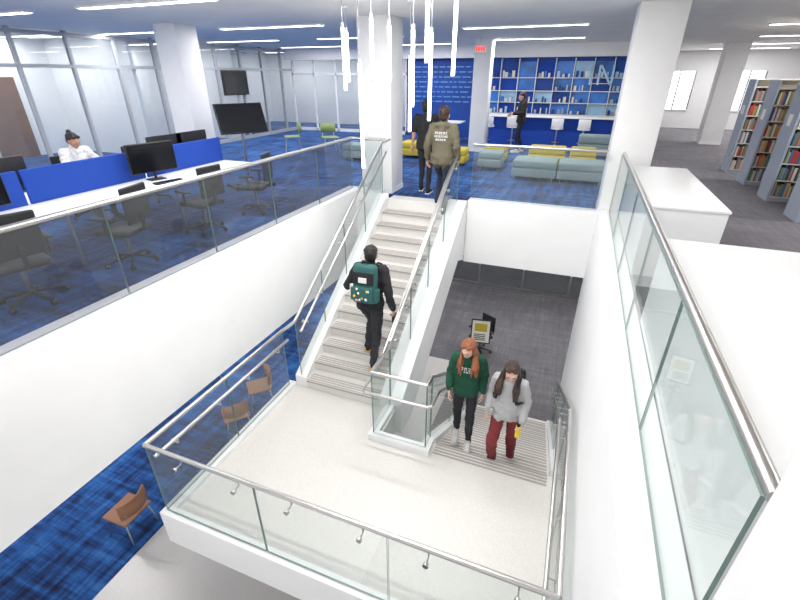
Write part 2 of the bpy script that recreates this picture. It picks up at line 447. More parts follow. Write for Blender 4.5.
for (x, y, z0, z1) in [(-3.4, 6.5, 2.0, 2.8), (-3.2, 6.6, .85, 2.35), (-2.95, 6.5, 2.15, 2.9), (-2.68, 6.5, 2.12, 2.8), (-2.55, 7.0, 1.4, 2.4), (-2.33, 6.5, 1.8, 2.75),
                       (-2.07, 6.5, 1.62, 2.7), (-2.0, 6.1, 2.35, 3.05), (-1.72, 6.4, 2.2, 3.05), (-3.7, 7.2, 2.1, 2.8)]:
    p = empty('pendant_tube_light', (x, y, 0))
    k = MB(); k.cyl((0, 0, z0), (0, 0, z1), .024, M['lightp'], n=10); k.cyl((0, 0, z0-.02), (0, 0, z0), .026, M['steel']); k.cyl((0, 0, z1), (0, 0, z1+.06), .026, M['steel']); k.build('tube', p)
    k = MB(); k.cyl((0, 0, z1+.06), (0, 0, CZ-.01), .005, M['steel_d'], n=6); k.cyl((0, 0, CZ-.03), (0, 0, CZ), .05, M['white2']); k.build('cable', p)
k = MB(); k.box((-.16, -.02, -.1), (.16, .02, .1), M['white2'])
for i in range(4): k.box((-.13+i*.07, -.025, -.06), (-.08+i*.07, -.021, .06), M['red'])
k.cyl((0, 0, .1), (0, 0, .3), .01, M['steel'])
k.build('exit_sign', loc=(-3.0, 14.0, CZ-.3))

def cabinet(x0, y0, x1, y1, h):
    k = MB(); k.box((x0, y0, .08), (x1, y1, h-.03), M['white']); k.box((x0+.03, y0+.03, 0), (x1-.03, y1-.03, .08), M['shelf'])
    k.rbox((x0-.015, y0-.015, h-.03), (x1+.015, y1+.015, h), M['white2'], r=.006, n=2)
    n = max(2, int((y1-y0)/.8))
    for i in range(1, n): y = y0+(y1-y0)*i/n; k.box((x1, y-.004, .1), (x1+.002, y+.004, h-.05), M['shelf'])
    return k.build('low_cabinet')
cabinet(.85, 5.45, 1.62, 8.0, .92)
cabinet(.85, 1.5, 1.85, 4.25, .92)

def bookshelf(x0, y0, L, H=2.1, D=.55):
    p = empty('bookshelf', (x0, y0, 0))
    k = MB()
    k.box((0, 0, 0), (.04, D, H), M['shelf'])
    nb = int(L/.92)
    for b in range(nb):
        xa = .04+b*.92; xb = xa+.9
        k.box((xb, 0, 0), (xb+.02, D, H), M['shelf_i'])
        for s in range(7): z = .1+s*.31; k.box((xa, .0, z-.02), (xb, D, z), M['shelf_i'])
        k.box((xa, D/2-.01, 0), (xb, D/2+.01, H), M['shelf_i'])
        k.box((xa, .01, 0), (xb, D-.01, .08), M['shelf'])
    k.box((0, 0, H+.001), (.04+nb*.92, D, H+.02), M['shelf_i'])
    k.box((-.012, .2, 1.35), (-.001, .36, 1.55), M['paper'])
    k.build('frame', p)
    k = MB()
    for b in range(nb):
        for s in range(6):
            z = .1+s*.31
            for f in (0, 1):
                x = .06+b*.92; end = x+random.uniform(.70, .84)
                while x < end:
                    w = random.uniform(.018, .045); h = random.uniform(.20, .27); d = random.uniform(.20, .24)
                    m = random.choice(bookm)
                    if f == 0: k.box((x, .005, z), (x+w, .005+d, z+h), m)
                    else: k.box((x, D-.005-d, z), (x+w, D-.005, z+h), m)
                    x += w+.002
    k.build('books', p)
for y in (9.0, 10.5, 12.0, 13.5): bookshelf(3.62, y, 4.7)

def ottoman(x0, y0, x1, y1, h, m, rz=0):
    cx, cy = (x0+x1)/2, (y0+y1)/2; w, d = (x1-x0)/2, (y1-y0)/2
    k = MB(); k.rbox((-w, -d, .08), (w, d, h*.62), m, r=.03); k.rbox((-w+.005, -d+.005, h*.62), (w-.005, d-.005, h), m, r=.05)
    for sx in (-1, 1):
        for sy in (-1, 1): k.cyl((sx*(w-.08), sy*(d-.08), 0), (sx*(w-.08), sy*(d-.08), .09), .02, M['steel_d'])
    return k.build('ottoman', loc=(cx, cy, 0), rz=rz)
ottoman(-1.35, 10.7, -.35, 11.5, .45, M['sage']); ottoman(-.33, 10.7, .67, 11.5, .45, M['sage'])
ottoman(-1.2, 12.6, -.25, 13.2, .5, M['yellow']); ottoman(-.15, 12.6, .5, 13.2, .5, M['yellow'])
ottoman(.75, 11.9, 1.2, 12.6, .45, M['yellow']); ottoman(-2.4, 12.6, -1.8, 13.2, .45, M['yellow'])
ottoman(-2.35, 11.6, -1.75, 12.2, .45, M['sage']); ottoman(-4.9, 12.6, -4.2, 13.2, .45, M['yellow'])
ottoman(-3.35, 11.8, -2.75, 12.4, .45, M['yellow'])
ottoman(-6.3, 11.6, -5.3, 12.2, .45, M['sage']); ottoman(.0, 14.6, 1.0, 15.2, .62, M['sage'])
k = MB(); k.box((-3.3, 16.2, 0), (.9, 16.7, .95), M['blue_p']); k.rbox((-3.4, 16.0, .951), (1.0, 16.8, 1.0), M['white2'], r=.01); k.build('service_counter')
k = MB()
k.rbox((-4.7, 15.8, .7), (-3.9, 16.6, .74), M['white2'], r=.01); k.cyl((-4.3, 16.2, 0), (-4.3, 16.2, .7), .04, M['steel']); k.cyl((-4.3, 16.2, 0), (-4.3, 16.2, .02), .28, M['steel']); k.build('cafe_table')
def stool(x, y):
    k = MB(); k.cyl((0, 0, 0), (0, 0, .02), .2, M['steel']); k.cyl((0, 0, 0), (0, 0, .68), .025, M['steel']); k.cyl((0, 0, .66), (0, 0, .72), .19, M['white2'], n=20)
    k.rbox((-.18, .13, .72), (.18, .17, .98), M['white2'], r=.02); k.cyl((0, 0, .25), (0, 0, .27), .15, M['steel'])
    k.build('bar_stool', loc=(x, y, 0), rz=math.pi)
for x in (-2.9, -2.1, -.7, .1): stool(x, 15.7)

def chair4(name, x, y, z, rz, m):
    k = MB(); k.rbox((-.25, -.24, .42), (.25, .25, .46), m, r=.02)
    n = 9; vs = []
    for r_, zz in ((0, .56), (0, .84)):
        for t in (0, .03):
            for i in range(n):
                a = (i/(n-1)-.5)*1.5; vs.append((math.sin(a)*(.33+t), .06-math.cos(a)*(.33+t), zz))
    fs = []
    for i in range(n-1):
        fs += [(i, i+1, 2*n+i+1, 2*n+i), (n+i, 3*n+i, 3*n+i+1, n+i+1), (i, n+i, n+i+1, i+1), (2*n+i, 2*n+i+1, 3*n+i+1, 3*n+i)]
    fs += [(0, 2*n, 3*n, n), (n-1, 2*n-1, 4*n-1, 3*n-1)]
    k.add(vs, fs, m, True)
    for sx in (-1, 1):
        k.tube([(sx*.18, -.22, .44), (sx*.18, -.24, .62)], .012, M['steel'])
        for sy in (-1, 1): k.cyl((sx*.2, sy*.18, .43), (sx*.24, sy*.25, 0), .012, M['steel'])
    return k.build(name, loc=(x, y, z), rz=rz)
chair4('lounge_chair', -8.6, 12.6, 0, 2.2, M['green_ch']); chair4('lounge_chair', -7.4, 12.9, 0, -2.4, M['green_ch'])
for (x, y, r) in [(-5.75, 6.1, 2.4), (-5.65, 5.2, .9), (-5.75, 2.75, 1.6), (-7.4, 6.3, 4.0)]: chair4('side_chair', x, y, GZ, r, M['orange'])

# ------------------------------------------------------------------ workstation desk
DX0, DX1, DXC, DY0, DY1 = -5.6, -7.1, -6.35, 1.6, 6.9
k = MB(); k.rbox((DX1, DY0, .71), (DX0, DY1, .74), M['white2'], r=.008, n=2)
for y in np.arange(DY0+.1, DY1, 1.72):
    for x in (DX0-.15, DX1+.15): k.cyl((x, y, 0), (x, y, .71), .025, M['steel'])
    k.box((DX1+.1, y-.02, .66), (DX0-.1, y+.02, .709), M['steel'])
k.build('workstation_desk')
k = MB()
for i in range(3):
    a = DY0+.05+i*1.76; k.rbox((DXC-.02, a, .74), (DXC+.02, a+1.72, 1.16), M['blue_p'], r=.012)
k.build('desk_divider')
def monitor(x, y, rz, kb=True):
    k = MB(); k.rbox((-.36, -.02, .12), (.36, .02, .55), M['black'], r=.01); k.box((-.345, -.024, .135), (.345, -.0205, .535), M['screen'])
    k.cyl((0, .03, .01), (0, .03, .35), .02, M['black']); k.rbox((-.12, -.06, 0), (.12, .12, .015), M['black'], r=.006)
    k.build('computer_monitor', loc=(x, y, .741), rz=rz)
    if kb:
        k = MB(); k.rbox((-.22, -.07, 0), (.22, .07, .02), M['black'], r=.006)
        for r in range(4): k.box((-.2, -.055+r*.03, .02), (.2, -.035+r*.03, .024), M['screen'])
        k.build('keyboard', loc=(x+.35*math.sin(rz), y-.35*math.cos(rz), .742), rz=rz)
for y in (2.7, 5.1): monitor(DXC+.28, y, math.radians(75 if y > 5 else 90))
for y in (3.3, 5.9, 6.5): monitor(DXC-.28, y, math.radians(-90), y != 6.5)
def office_chair(x, y, rz, z=0):
    k = MB()
    for i in range(5):
        a = i*2*math.pi/5; e = (math.cos(a)*.3, math.sin(a)*.3, .07)
        k.cyl((0, 0, .12), e, .022, M['black'], r1=.016); k.sph((e[0], e[1], .035), .034, M['black'])
    k.cyl((0, 0, .1), (0, 0, .42), .028, M['steel_d']); k.rbox((-.24, -.24, .42), (.24, .24, .5), M['black'], r=.04)
    k.rbox((-.22, -.29, .58), (.22, -.25, 1.02), M['black'], r=.03); k.tube([(0, -.15, .42), (0, -.3, .5), (0, -.3, .7)], .025, M['black'])
    for s in (-1, 1): k.tube([(s*.24, 0, .45), (s*.3, 0, .5), (s*.3, 0, .66)], .015, M['black']); k.rbox((s*.3-.035, -.12, .66), (s*.3+.035, .14, .69), M['black'], r=.012)
    return k.build('office_chair', loc=(x, y, z), rz=rz)
for (x, y, r) in [(-5.25, 2.5, 1.3), (-5.2, 3.7, 1.8), (-5.25, 5.1, 1.5), (-5.2, 6.3, 1.9), (-7.6, 3.5, -1.5), (-7.6, 6.2, -1.7)]: office_chair(x, y, r)
office_chair(-1.55, 9.9, 2.6, GZ)
k = MB(); T = Matrix.Translation((0, 0, 1.4)) @ Matrix.Rotation(math.radians(-22), 4, 'X')
k.rbox((-.5, -.03, -.3), (.5, .03, .3), M['black'], r=.012, T=T); k.box((-.48, -.036, -.28), (.48, -.031, .28), M['screen'], T=T)
k.cyl((0, .08, .1), (0, .06, 1.4), .03, M['steel_d']); k.box((-.4, -.03, .05), (.4, .03, .09), M['black'])
for s in (-1, 1): k.box((s*.4-.03, -.3, .04), (s*.4+.03, .3, .08), M['black']); k.sph((s*.4, -.28, .03), .03, M['black']); k.sph((s*.4, .28, .03), .03, M['black'])
k.build('display_cart', loc=(-6.6, 7.9, 0), rz=math.radians(60))
k = MB(); T = Matrix.Translation((0, 0, 1.05)) @ Matrix.Rotation(math.radians(-15), 4, 'X')
k.rbox((-.24, -.015, -.3), (.24, .015, .3), M['black'], r=.01, T=T); k.box((-.21, -.02, -.27), (.21, -.016, .27), M['paper'], T=T); k.box((-.15, -.024, .0), (.15, -.021, .2), M['yellow'], T=T)
for i in range(4): k.box((-.16, -.024, -.22+i*.045), (.12, -.021, -.2+i*.045), M['black'], T=T)
k.cyl((0, .03, 0), (0, .02, 1.0), .018, M['black']); k.cyl((0, .03, 0), (0, .03, .02), .2, M['black'], n=20)
k.build('floor_sign', loc=(-1.45, 9.2, GZ), rz=math.radians(10))

# ------------------------------------------------------------------ people
def remesh(name, k, voxel, smooth=2, parent=None):
    o = k.build(name+'_src'); md = o.modifiers.new('r', 'REMESH'); md.mode = 'VOXEL'; md.voxel_size = voxel; md.use_smooth_shade = True
    if smooth: ms = o.modifiers.new('s', 'SMOOTH'); ms.factor = .5; ms.iterations = smooth
    dg = C.evaluated_depsgraph_get(); me = bpy.data.meshes.new_from_object(o.evaluated_get(dg))
    src = o.data; bpy.data.objects.remove(o); bpy.data.meshes.remove(src)
    me.name = name
    o = bpy.data.objects.new(name, me); C.collection.objects.link(o)
    me.polygons.foreach_set('use_smooth', [True]*len(me.polygons))
    if parent: o.parent = parent
    return o

def ecaps(k, p0, p1, r0, r1, m, wx=None, flat=1.0, n=16, c0=1.0):
    p0, p1 = V(p0), V(p1); q = (p1-p0).normalized()
    u = V(wx) if wx is not None else q.orthogonal()
    u = (u-q*u.dot(q)).normalized(); w = q.cross(u)
    rings = []
    for j in range(5): a = math.pi/2*j/5; rings.append((p0-q*r0*flat*c0*math.cos(a), r0*(math.sin(a) if c0 == 1 else 1-.10*math.cos(a))))
    if c0 == 1: rings[0] = (rings[0][0], r0*.02)
    rings += [(p0, r0), (p1, r1)]
    for j in range(1, 5): a = math.pi/2*j/5; rings.append((p1+q*r1*flat*math.sin(a), r1*math.cos(a)))
    rings.append((p1+q*r1*flat, r1*.02))
    vs = []
    for c, r in rings:
        for i in range(n):
            a = 2*math.pi*i/n; vs.append(c+u*r*math.cos(a)+w*r*flat*math.sin(a))
    N = len(rings)
    fs = [(j*n+i, j*n+(i+1) % n, (j+1)*n+(i+1) % n, (j+1)*n+i) for j in range(N-1) for i in range(n)]
    fs += [list(range(n))[::-1], list(range((N-1)*n, N*n))]
    k.add(vs, fs, m, True)

def ik(a, c, l1, l2, hint):
    a, c = V(a), V(c); d = c-a; L = d.length
    if L > (l1+l2)*.998: c = a+d*((l1+l2)*.998/L); d = c-a; L = d.length
    x = (l1*l1-l2*l2+L*L)/(2*L); h = math.sqrt(max(0, l1*l1-x*x)); e = d.normalized()
    hv = V(hint); hv = (hv-e*hv.dot(e)).normalized()
    return a+e*x+hv*h, c

def hand(name, parent, W, d, pn, side, skin, s=1.0, curl=.5):
    d = V(d).normalized(); pn = V(pn); pn = (pn-d*pn.dot(d)).normalized(); t = d.cross(pn)
    if t.dot(V(side)) < 0: t = -t
    W = V(W); k = MB()
    ecaps(k, W-d*.02*s, W+d*.02*s, .025*s, .028*s, skin, t, .7)
    for o, L in ((.024, .075), (.008, .08), (-.009, .077), (-.025, .07)):
        ecaps(k, W+d*.015*s+t*o*.6*s, W+d*L*s+t*o*s, .014*s, .0115*s, skin, t, .9, n=10)
    for o, L, r, b in ((.027, .068, .0085, .078), (.009, .078, .0088, .083), (-.009, .072, .0084, .08), (-.026, .056, .0075, .073)):
        p = W+d*b*s+t*o*s; ang = .25*curl
        for q, fr in enumerate((.42, .32, .26)):
            ang += curl*(.45+.15*q)
            dd = (d*math.cos(ang)+pn*math.sin(ang)+t*o*1.2).normalized(); e = p+dd*L*fr*s
            ecaps(k, p, e, r*s*(1-.08*q), r*s*(.94-.08*q), skin, t, 1, n=8); p = e
    p = W+d*.022*s+t*.022*s; dd = (d*.65+t*.7+pn*.3).normalized(); e = p+dd*.038*s
    ecaps(k, p, e, .0135*s, .0105*s, skin, t, 1, n=8); dd = (d*.9+t*.25+pn*.35).normalized(); e2 = e+dd*.03*s
    ecaps(k, e, e2, .010*s, .009*s, skin, t, 1, n=8); ecaps(k, e2, e2+(dd+pn*.3).normalized()*.022*s, .009*s, .0075*s, skin, t, 1, n=8)
    o = remesh(name, k, .0042, 1, parent); o.data.materials.clear(); o.data.materials.append(skin); return o

def person(name, loc, rz, H, pel, footL, footR, wrL, wrR, mats, lean=(0, 0), torso_yaw=0, head=(0, 0), hair='short', puff=.012, sleeve='long',
           elL=(-.5, -1, 0), elR=(.5, -1, 0), slim=1.0, hood=False, curlL=.5, curlR=.5, knL=(0, 1, 0), knR=(0, 1, 0), wide=0.0, pant_w=0.0):
    s = H/1.75; root = empty(name, loc, rz)
    pel = V(pel); up = V((lean[0], lean[1], 1)).normalized(); Rt = Matrix.Rotation(torso_yaw, 3, 'Z'); X = Rt @ V((1, 0, 0)); F = up.cross(X)
    wa = pel+up*.14*s; ch = pel+up*.36*s; sc = pel+up*.475*s; nb = pel+up*.515*s
    shw = (.175 if slim == 1 else .155)*s
    shL = sc-X*shw; shR = sc+X*shw; hipL = pel+V((-.085*s, 0, -.03*s)); hipR = pel+V((.085*s, 0, -.03*s))
    HY = Matrix.Rotation(head[0]+torso_yaw, 3, 'Z') @ Matrix.Rotation(-head[1], 3, 'X')
    hc = nb+up*.03*s+V((0, 0, .02*s))+HY @ V((0, .02*s, .085*s))
    def ankle(f):
        pitch = f[3] if len(f) > 3 else 0; yaw = f[4] if len(f) > 4 else 0
        R = Matrix.Rotation(yaw, 3, 'Z') @ Matrix.Rotation(-pitch, 3, 'X')
        return V(f[:3])+R @ V((0, -.08*s, .085*s))+V((0, 0, math.sin(max(0, pitch))*.12*s)), R
    aL, RL = ankle(footL); aR, RR = ankle(footR)
    kL, aL = ik(hipL, aL, .43*s, .41*s, knL); kR, aR = ik(hipR, aR, .43*s, .41*s, knR)
    eL, wL = ik(shL, wrL, .29*s, .25*s, elL); eR, wR = ik(shR, wrR, .29*s, .25*s, elR)
    k = MB(); segs = []
    def seg(p0, p1, r0, r1, m, wx=None, flat=1.0, c0=1.0):
        ecaps(k, p0, p1, r0, r1, m, wx, flat, c0=c0); segs.append((V(p0), V(p1), r0, r1, m, V(wx) if wx is not None else None, flat, c0))
    P, Tm, S = mats['pants'], mats['top'], mats['skin']; g = slim
    seg(pel-X*.05*s, pel+X*.05*s, .115*s*g, .115*s*g, P)
    for h_, kn, an in ((hipL, kL, aL), (hipR, kR, aR)):
        seg(h_, kn, (.09+pant_w*.5)*s*g, (.06+pant_w)*s, P); seg(kn, an, (.062+pant_w)*s, (.043+pant_w)*s, P)
    hem = pel-up*.075*s
    seg(hem, pel+up*.03*s, (.165+puff*.7+wide)*s*g, (.165+puff+wide)*s*g, Tm, X, .76, c0=.04)
    seg(pel+up*.02*s, wa, (.158+puff+wide)*s*g, (.14+puff+wide)*s*g, Tm, X, .74)
    seg(wa, ch, (.14+puff+wide)*s*g, (.165+puff)*s*g, Tm, X, .70)
    seg(ch, sc-up*.02*s, (.165+puff)*s*g, (.12+puff)*s*g, Tm, X, .68)
    seg(shL+X*.02*s, shR-X*.02*s, (.056+puff*.6)*s*g, (.056+puff*.6)*s*g, Tm)
    seg(sc, nb+up*.03*s, .075*s, .056*s, Tm)
    seg(nb-up*.02*s, hc-HY @ V((0, .02*s, .03*s)), .056*s, .05*s, S)
    for sh, el, wr in ((shL, eL, wL), (shR, eR, wR)):
        if sleeve == 'long':
            seg(sh, el, (.052+puff*.7)*s*g, (.042+puff*.6)*s*g, Tm); seg(el, el.lerp(wr, .82), (.042+puff*.6)*s*g, (.034+puff*.6)*s*g, Tm); seg(el.lerp(wr, .85), wr, (.031+puff*.2)*s*g, (.030+puff*.2)*s*g, Tm)
        else:
            mid = sh.lerp(el, .7); seg(sh, mid, (.054+puff)*s, (.05+puff)*s, Tm); seg(sh.lerp(el, .5), el, .045*s, .038*s, S); seg(el, wr, .040*s, .027*s, S)
    if hood:
        b = sc+up*.035*s-F*.02*s
        seg(b-X*.07*s-F*.03*s, b+X*.07*s-F*.03*s, .052*s, .052*s, Tm); seg(b-F*.06*s, b-F*.085*s-up*.09*s, .075*s, .05*s, Tm, X, .6)
        seg(b-X*.075*s, b-X*.05*s+F*.07*s-up*.03*s, .035*s, .025*s, Tm); seg(b+X*.075*s, b+X*.05*s+F*.07*s-up*.03*s, .035*s, .025*s, Tm)
    o = remesh('body', k, .0125*s, 2, root)
    me = o.data; me.materials.clear(); ml = []
    nrm_ = [v_.normal.copy() for v_ in me.vertices]; cos_ = [v_.co.copy() for v_ in me.vertices]; out_ = []
    for c_, n_ in zip(cos_, nrm_):
        out_.extend(c_+n_*((noise.noise(V((c_.x*9, c_.y*9, c_.z*16)))*.012+noise.noise(V((c_.x*20+5, c_.y*20, c_.z*34)))*.006)*s))
    me.vertices.foreach_set('co', out_); me.update()
    for q in segs:
        if q[4] not in ml: ml.append(q[4])
    for m in ml: me.materials.append(m)
    cs = np.zeros(len(me.polygons)*3); me.polygons.foreach_get('center', cs); cs = cs.reshape(-1, 3)
    best = np.full(len(cs), 1e9); idx = np.zeros(len(cs), int)
    for (p0, p1, r0, r1, m, wx, fl, c0) in segs:
        a = np.array(p0); d = np.array(p1-p0); tr = ((cs-a) @ d)/(d @ d); t = np.clip(tr, 0, 1); dv = cs-(a+t[:, None]*d)
        if wx is not None:
            u = np.array((p1-p0).normalized()); w = np.cross(u, np.array(wx)); w /= np.linalg.norm(w)
            dv = dv+np.outer(dv @ w, w)*(1/fl-1)
        ds = np.linalg.norm(dv, axis=1)-(r0+(r1-r0)*t)
        if c0 != 1:
            ds[tr < -.09] = 1e6; q_ = (tr >= -.09) & (tr < .9) & (np.linalg.norm(dv, axis=1) > r0*.8); ds[q_] -= .04
        mk = ds < best; best[mk] = ds[mk]; idx[mk] = ml.index(m)
    me.polygons.foreach_set('material_index', idx.tolist())
    k = MB()
    for an, R, f in ((aL, RL, footL), (aR, RR, footR)):
        T = Matrix.Translation(an) @ R.to_4x4() @ Matrix.Translation((0, .08*s, -.085*s))
        k.rbox((-.045*s, -.125*s, 0), (.045*s, .155*s, .028*s), mats.get('sole', mats['shoe']), r=.012, T=T)
        k.sph((0, .075*s, .04*s), (.044*s, .082*s, .036*s), mats['shoe'], T=T); k.sph((0, -.055*s, .05*s), (.04*s, .07*s, .05*s), mats['shoe'], T=T)
        k.sph((0, 0, .055*s), (.041*s, .075*s, .042*s), mats['shoe'], T=T)
        k.cyl((0, -.06*s, .04*s), (0, -.075*s, .115*s), .042*s, mats['shoe'], r1=.04*s, T=T)
    k.build('shoes', root)
    for nm, el, wr, sd, cu in (('left_hand', eL, wL, -1, curlL), ('right_hand', eR, wR, 1, curlR)):
        d = (wr-el).normalized(); pn = X*(-sd)+F*-.15
        side = F if abs(d.dot(F)) < .75 else V((0, 0, 1))
        hand(nm, root, wr+d*.01*s, d+V((0, 0, -.15)), pn, side, S, s*(1 if slim == 1 else .92), cu)
    T = Matrix.Translation(hc) @ HY.to_4x4() @ Matrix.Scale(s, 4)
    k = MB()
    def E(c, r, m=S): k.sph(c, r, m, T=T, nu=20, nv=14)
    E((0, -.012, .025), (.074, .093, .088)); E((0, .018, -.035), (.058, .07, .072)); E((0, .05, -.075), (.03, .03, .028)); E((0, .03, .0), (.066, .06, .06))
    E((0, .083, .028), (.045, .014, .012)); E((0, .091, .0), (.0095, .014, .026)); E((0, .099, -.018), (.015, .013, .011))
    E((0, .084, -.05), (.023, .010, .006)); E((0, .082, -.060), (.019, .010, .006))
    for sd in (-1, 1): E((sd*.076, -.005, -.003), (.010, .019, .031)); E((sd*.045, .05, -.02), (.02, .02, .022))
    h = remesh('head', k, .0055*s, 1, root); h.data.materials.clear(); h.data.materials.append(S)
    k = MB()
    for sd in (-1, 1):
        k.sph((sd*.03, .078, .006), (.0115, .0100, .0055), M_eye, T=T); k.sph((sd*.03, .086, .006), (.005, .003, .005), M_iris, T=T)
        k.rbox((sd*.03-.015, .086, .0255), (sd*.03+.015, .0965, .030), mats['hair'], r=.002, T=T)
        k.cyl((sd*.013, .092, -.0555), (sd*.024, .084, -.0505), .0026, M_lip, r1=.0015, T=T, n=8)
    k.rbox((-.014, .0895, -.0585), (.014, .0945, -.0525), M_lip, r=.002, T=T)
    k.build('face_features', root)
    k = MB(); Hm = mats['hair']
    def Q(c, r): k.sph(c, r, Hm, T=T, nu=20, nv=14)
    Q((0, -.035, .042), (.086, .096, .088)); Q((0, -.055, .0), (.078, .062, .085)); Q((0, .02, .092), (.055, .045, .03)); Q((-.034, .042, .082), (.038, .034, .026)); Q((.034, .042, .082), (.038, .034, .026))
    rr = random.Random(name)
    if hair == 'short':
        for i in range(60):
            a = rr.uniform(0, 6.28); e = rr.uniform(.1, 1.3); Q((.08*math.cos(a)*math.cos(e), -.035+.085*math.sin(a)*math.cos(e), .05+.085*math.sin(e)), (.018,)*3)
    elif hair == 'bun':
        Q((0, -.10, .11), (.036, .036, .033))
    else:
        L = hair
        for i in range(34):
            a = -.35+(math.pi+.7)*(i/33)
            ax, ay = math.cos(a), -math.sin(a)
            p = T @ V((.074*ax, -.012+.078*ay, .07)); e1 = T @ V((.09*ax, -.015+.088*ay, -.085))
            ecaps(k, p, e1, .016*s, .02*s, Hm, n=8)
            front = ay > -.45
            l = rr.uniform(L*.75, L)*s
            if front:
                e2 = e1+X*ax*rr.uniform(-.01, .045)*s+F*(rr.uniform(.06, .10)+puff)*s+V((0, 0, -.10*s)); e3 = e2+F*.03*s+X*ax*rr.uniform(-.02, .02)*s+V((0, 0, -max(.02, l-.10*s)))
            else:
                e2 = e1+X*ax*.03*s+F*(-.045)*s+V((0, 0, -.10*s)); e3 = e2-F*.01*s+V((0, 0, -max(.02, l-.10*s)))
            ecaps(k, e1, e2, .022*s, .023*s, Hm, n=8); ecaps(k, e2, e3, .023*s, .010*s, Hm, n=8)
    hh = remesh('hair', k, .0075*s, 1, root); hh.data.materials.clear(); hh.data.materials.append(Hm)
    return root, dict(X=X, F=F, up=up, ch=ch, sc=sc, wa=wa, s=s, wL=wL, wR=wR, eR=eR, eL=eL, hc=hc)

def hair_mat(name, col):
    m = mat(name, col, .42, noise=.45, nscale=1, bump=.8); nt = m.node_tree
    n = [q for q in nt.nodes if q.type == 'TEX_NOISE'][0]; tc = [q for q in nt.nodes if q.type == 'TEX_COORD'][0]
    mp = nt.nodes.new('ShaderNodeMapping'); mp.inputs['Scale'].default_value = (150, 150, 10)
    nt.links.new(tc.outputs['Object'], mp.inputs['Vector']); nt.links.new(mp.outputs[0], n.inputs['Vector']); return m
M_eye = mat('eye_white', (.8, .8, .78), .2); M_iris = mat('iris_dark', (.03, .02, .015), .2); M_lip = mat('lips', (.38, .12, .10), .5)
SK1 = mat('skin_light', (.68, .42, .32), .5, noise=.05, nscale=20); SK2 = mat('skin_tan', (.48, .27, .18), .5, noise=.05, nscale=20)
HB = mat('hair_black', (.012, .010, .010), .45, bump=.6, nscale=90); HR = hair_mat('hair_auburn', (.26, .08, .028)); HBr = hair_mat('hair_brown', (.045, .022, .014))
blk = mat('black_cloth', (.014, .014, .017), .85, bump=.3, nscale=25); blk2 = mat('black_trousers', (.022, .022, .028), .85, bump=.3, nscale=25)
olive = mat('olive_hoodie', (.13, .115, .075), .9, bump=.3, nscale=25); navy = mat('dark_jeans', (.018, .025, .05), .85); dgreen = mat('green_sweatshirt', (.008, .07, .038), .9, bump=.3, nscale=22)
hgrey = mat('heather_grey', (.46, .46, .47), .9, noise=.08, nscale=120, bump=.3); maroon = mat('maroon_trousers', (.20, .025, .03), .85); wht = mat('white_shoe', (.75, .74, .72), .6)
tan = mat('tan_sole', (.62, .32, .09), .7); whtee = mat('white_tee', (.70, .70, .70), .9, noise=.25, nscale=25); teal = mat('teal_backpack', (.025, .11, .105), .8, bump=.4, nscale=60); pink = mat('pink_charm', (.75, .25, .3), .6); ylw = mat('yellow_bottle', (.85, .6, .02), .4)

def backpack(root, J, m, w=.15, h=.23, d=.1, charms=False, straps_m=None, fr=.345, top=.235):
    s = J['s']; X, F, up = J['X'], J['F'], J['up']
    c = J['ch']-F*(.19)*s-up*.03*s
    R = Matrix((X, F, up)).transposed().to_4x4(); T = Matrix.Translation(c) @ R @ Matrix.Scale(s, 4)
    k = MB(); k.rbox((-w, -d*.6, -h), (w, d*.75, h), m, r=.06, n=5, T=T); k.rbox((-w*.8, -d*1.15, -h*.9), (w*.8, -d*.4, -h*.05), m, r=.035, n=4, T=T)
    k.rbox((-w*.86, -d*.75, h*.02), (w*.86, -d*.5, h*.62), straps_m or m, r=.02, T=T); k.tube([(-.04, 0, h*.97), (-.03, -.01, h+.04), (.03, -.01, h+.04), (.04, 0, h*.97)], .008, straps_m or m, T=T)
    for sx in (-1, 1):
        pts = [(sx*.075, .06, h*.8), (sx*.095, .11, top-.01), (sx*.105, .19, top+.005), (sx*.11, .27, top-.03), (sx*.112, fr-.015, .12), (sx*.115, fr, .03), (sx*.13, fr-.01, -.06), (sx*.185, .19, -.12), (sx*.14, .05, -h*.75)]
        for a, b in zip(pts, pts[1:]): ecaps(k, T @ V(a), T @ V(b), .022*s, .022*s, straps_m or m, X, .5, n=10)
        k.rbox((sx*w-.03, -.04, -h*.9), (sx*w+.03, .05, -h*.2), m, r=.02, T=T)
    if charms:
        rr = random.Random(4); cm = [pink, wht, ylw, M['cyan'], M['paper'], tan]
        for i in range(11):
            x = rr.uniform(-.11, .11); z = rr.uniform(-h*.8, -h*.1)
            q = cm[i % 6]; k.sph((x, -d*1.15-.012, z), (.015, .01, .017), q, T=T)
        k.rbox((-.06, -d*.78-.01, .03), (.05, -d*.78, .1), wht, r=.004, T=T)
        k.cyl((-w-.02, 0, -h*.7), (-w-.02, 0, -.03), .03, wht, T=T)
    k.build('backpack', root)

def prints(root, J, m, words, z0, back, name):
    s = J['s']; X, F, up = J['X'], J['F'], J['up']; sg = -1 if back else 1
    k = MB()
    for row, (n, w, h) in enumerate(words):
        for i in range(n):
            x = (i-(n-1)/2)*w
            dep = (.165+.03)*.70*math.sqrt(max(0, 1-(x/.2)**2))+.008
            c = J['ch']+X*x*s+up*(z0-row*.05)*s+F*sg*dep*s
            R = Matrix((X, F, up)).transposed().to_4x4(); T = Matrix.Translation(c) @ R @ Matrix.Scale(s, 4)
            k.box((-w*.35, -.004, -h/2), (-w*.15, .004, h/2), m, T=T); k.box((-w*.14, -.004, h/2-.008), (w*.3, .004, h/2), m, T=T)
            if i % 2: k.box((-w*.14, -.004, -h/2), (w*.3, .004, -h/2+.008), m, T=T)
            else: k.box((w*.12, -.004, -h/2), (w*.3, .004, h/2-.009), m, T=T)
    k.build(name, root)

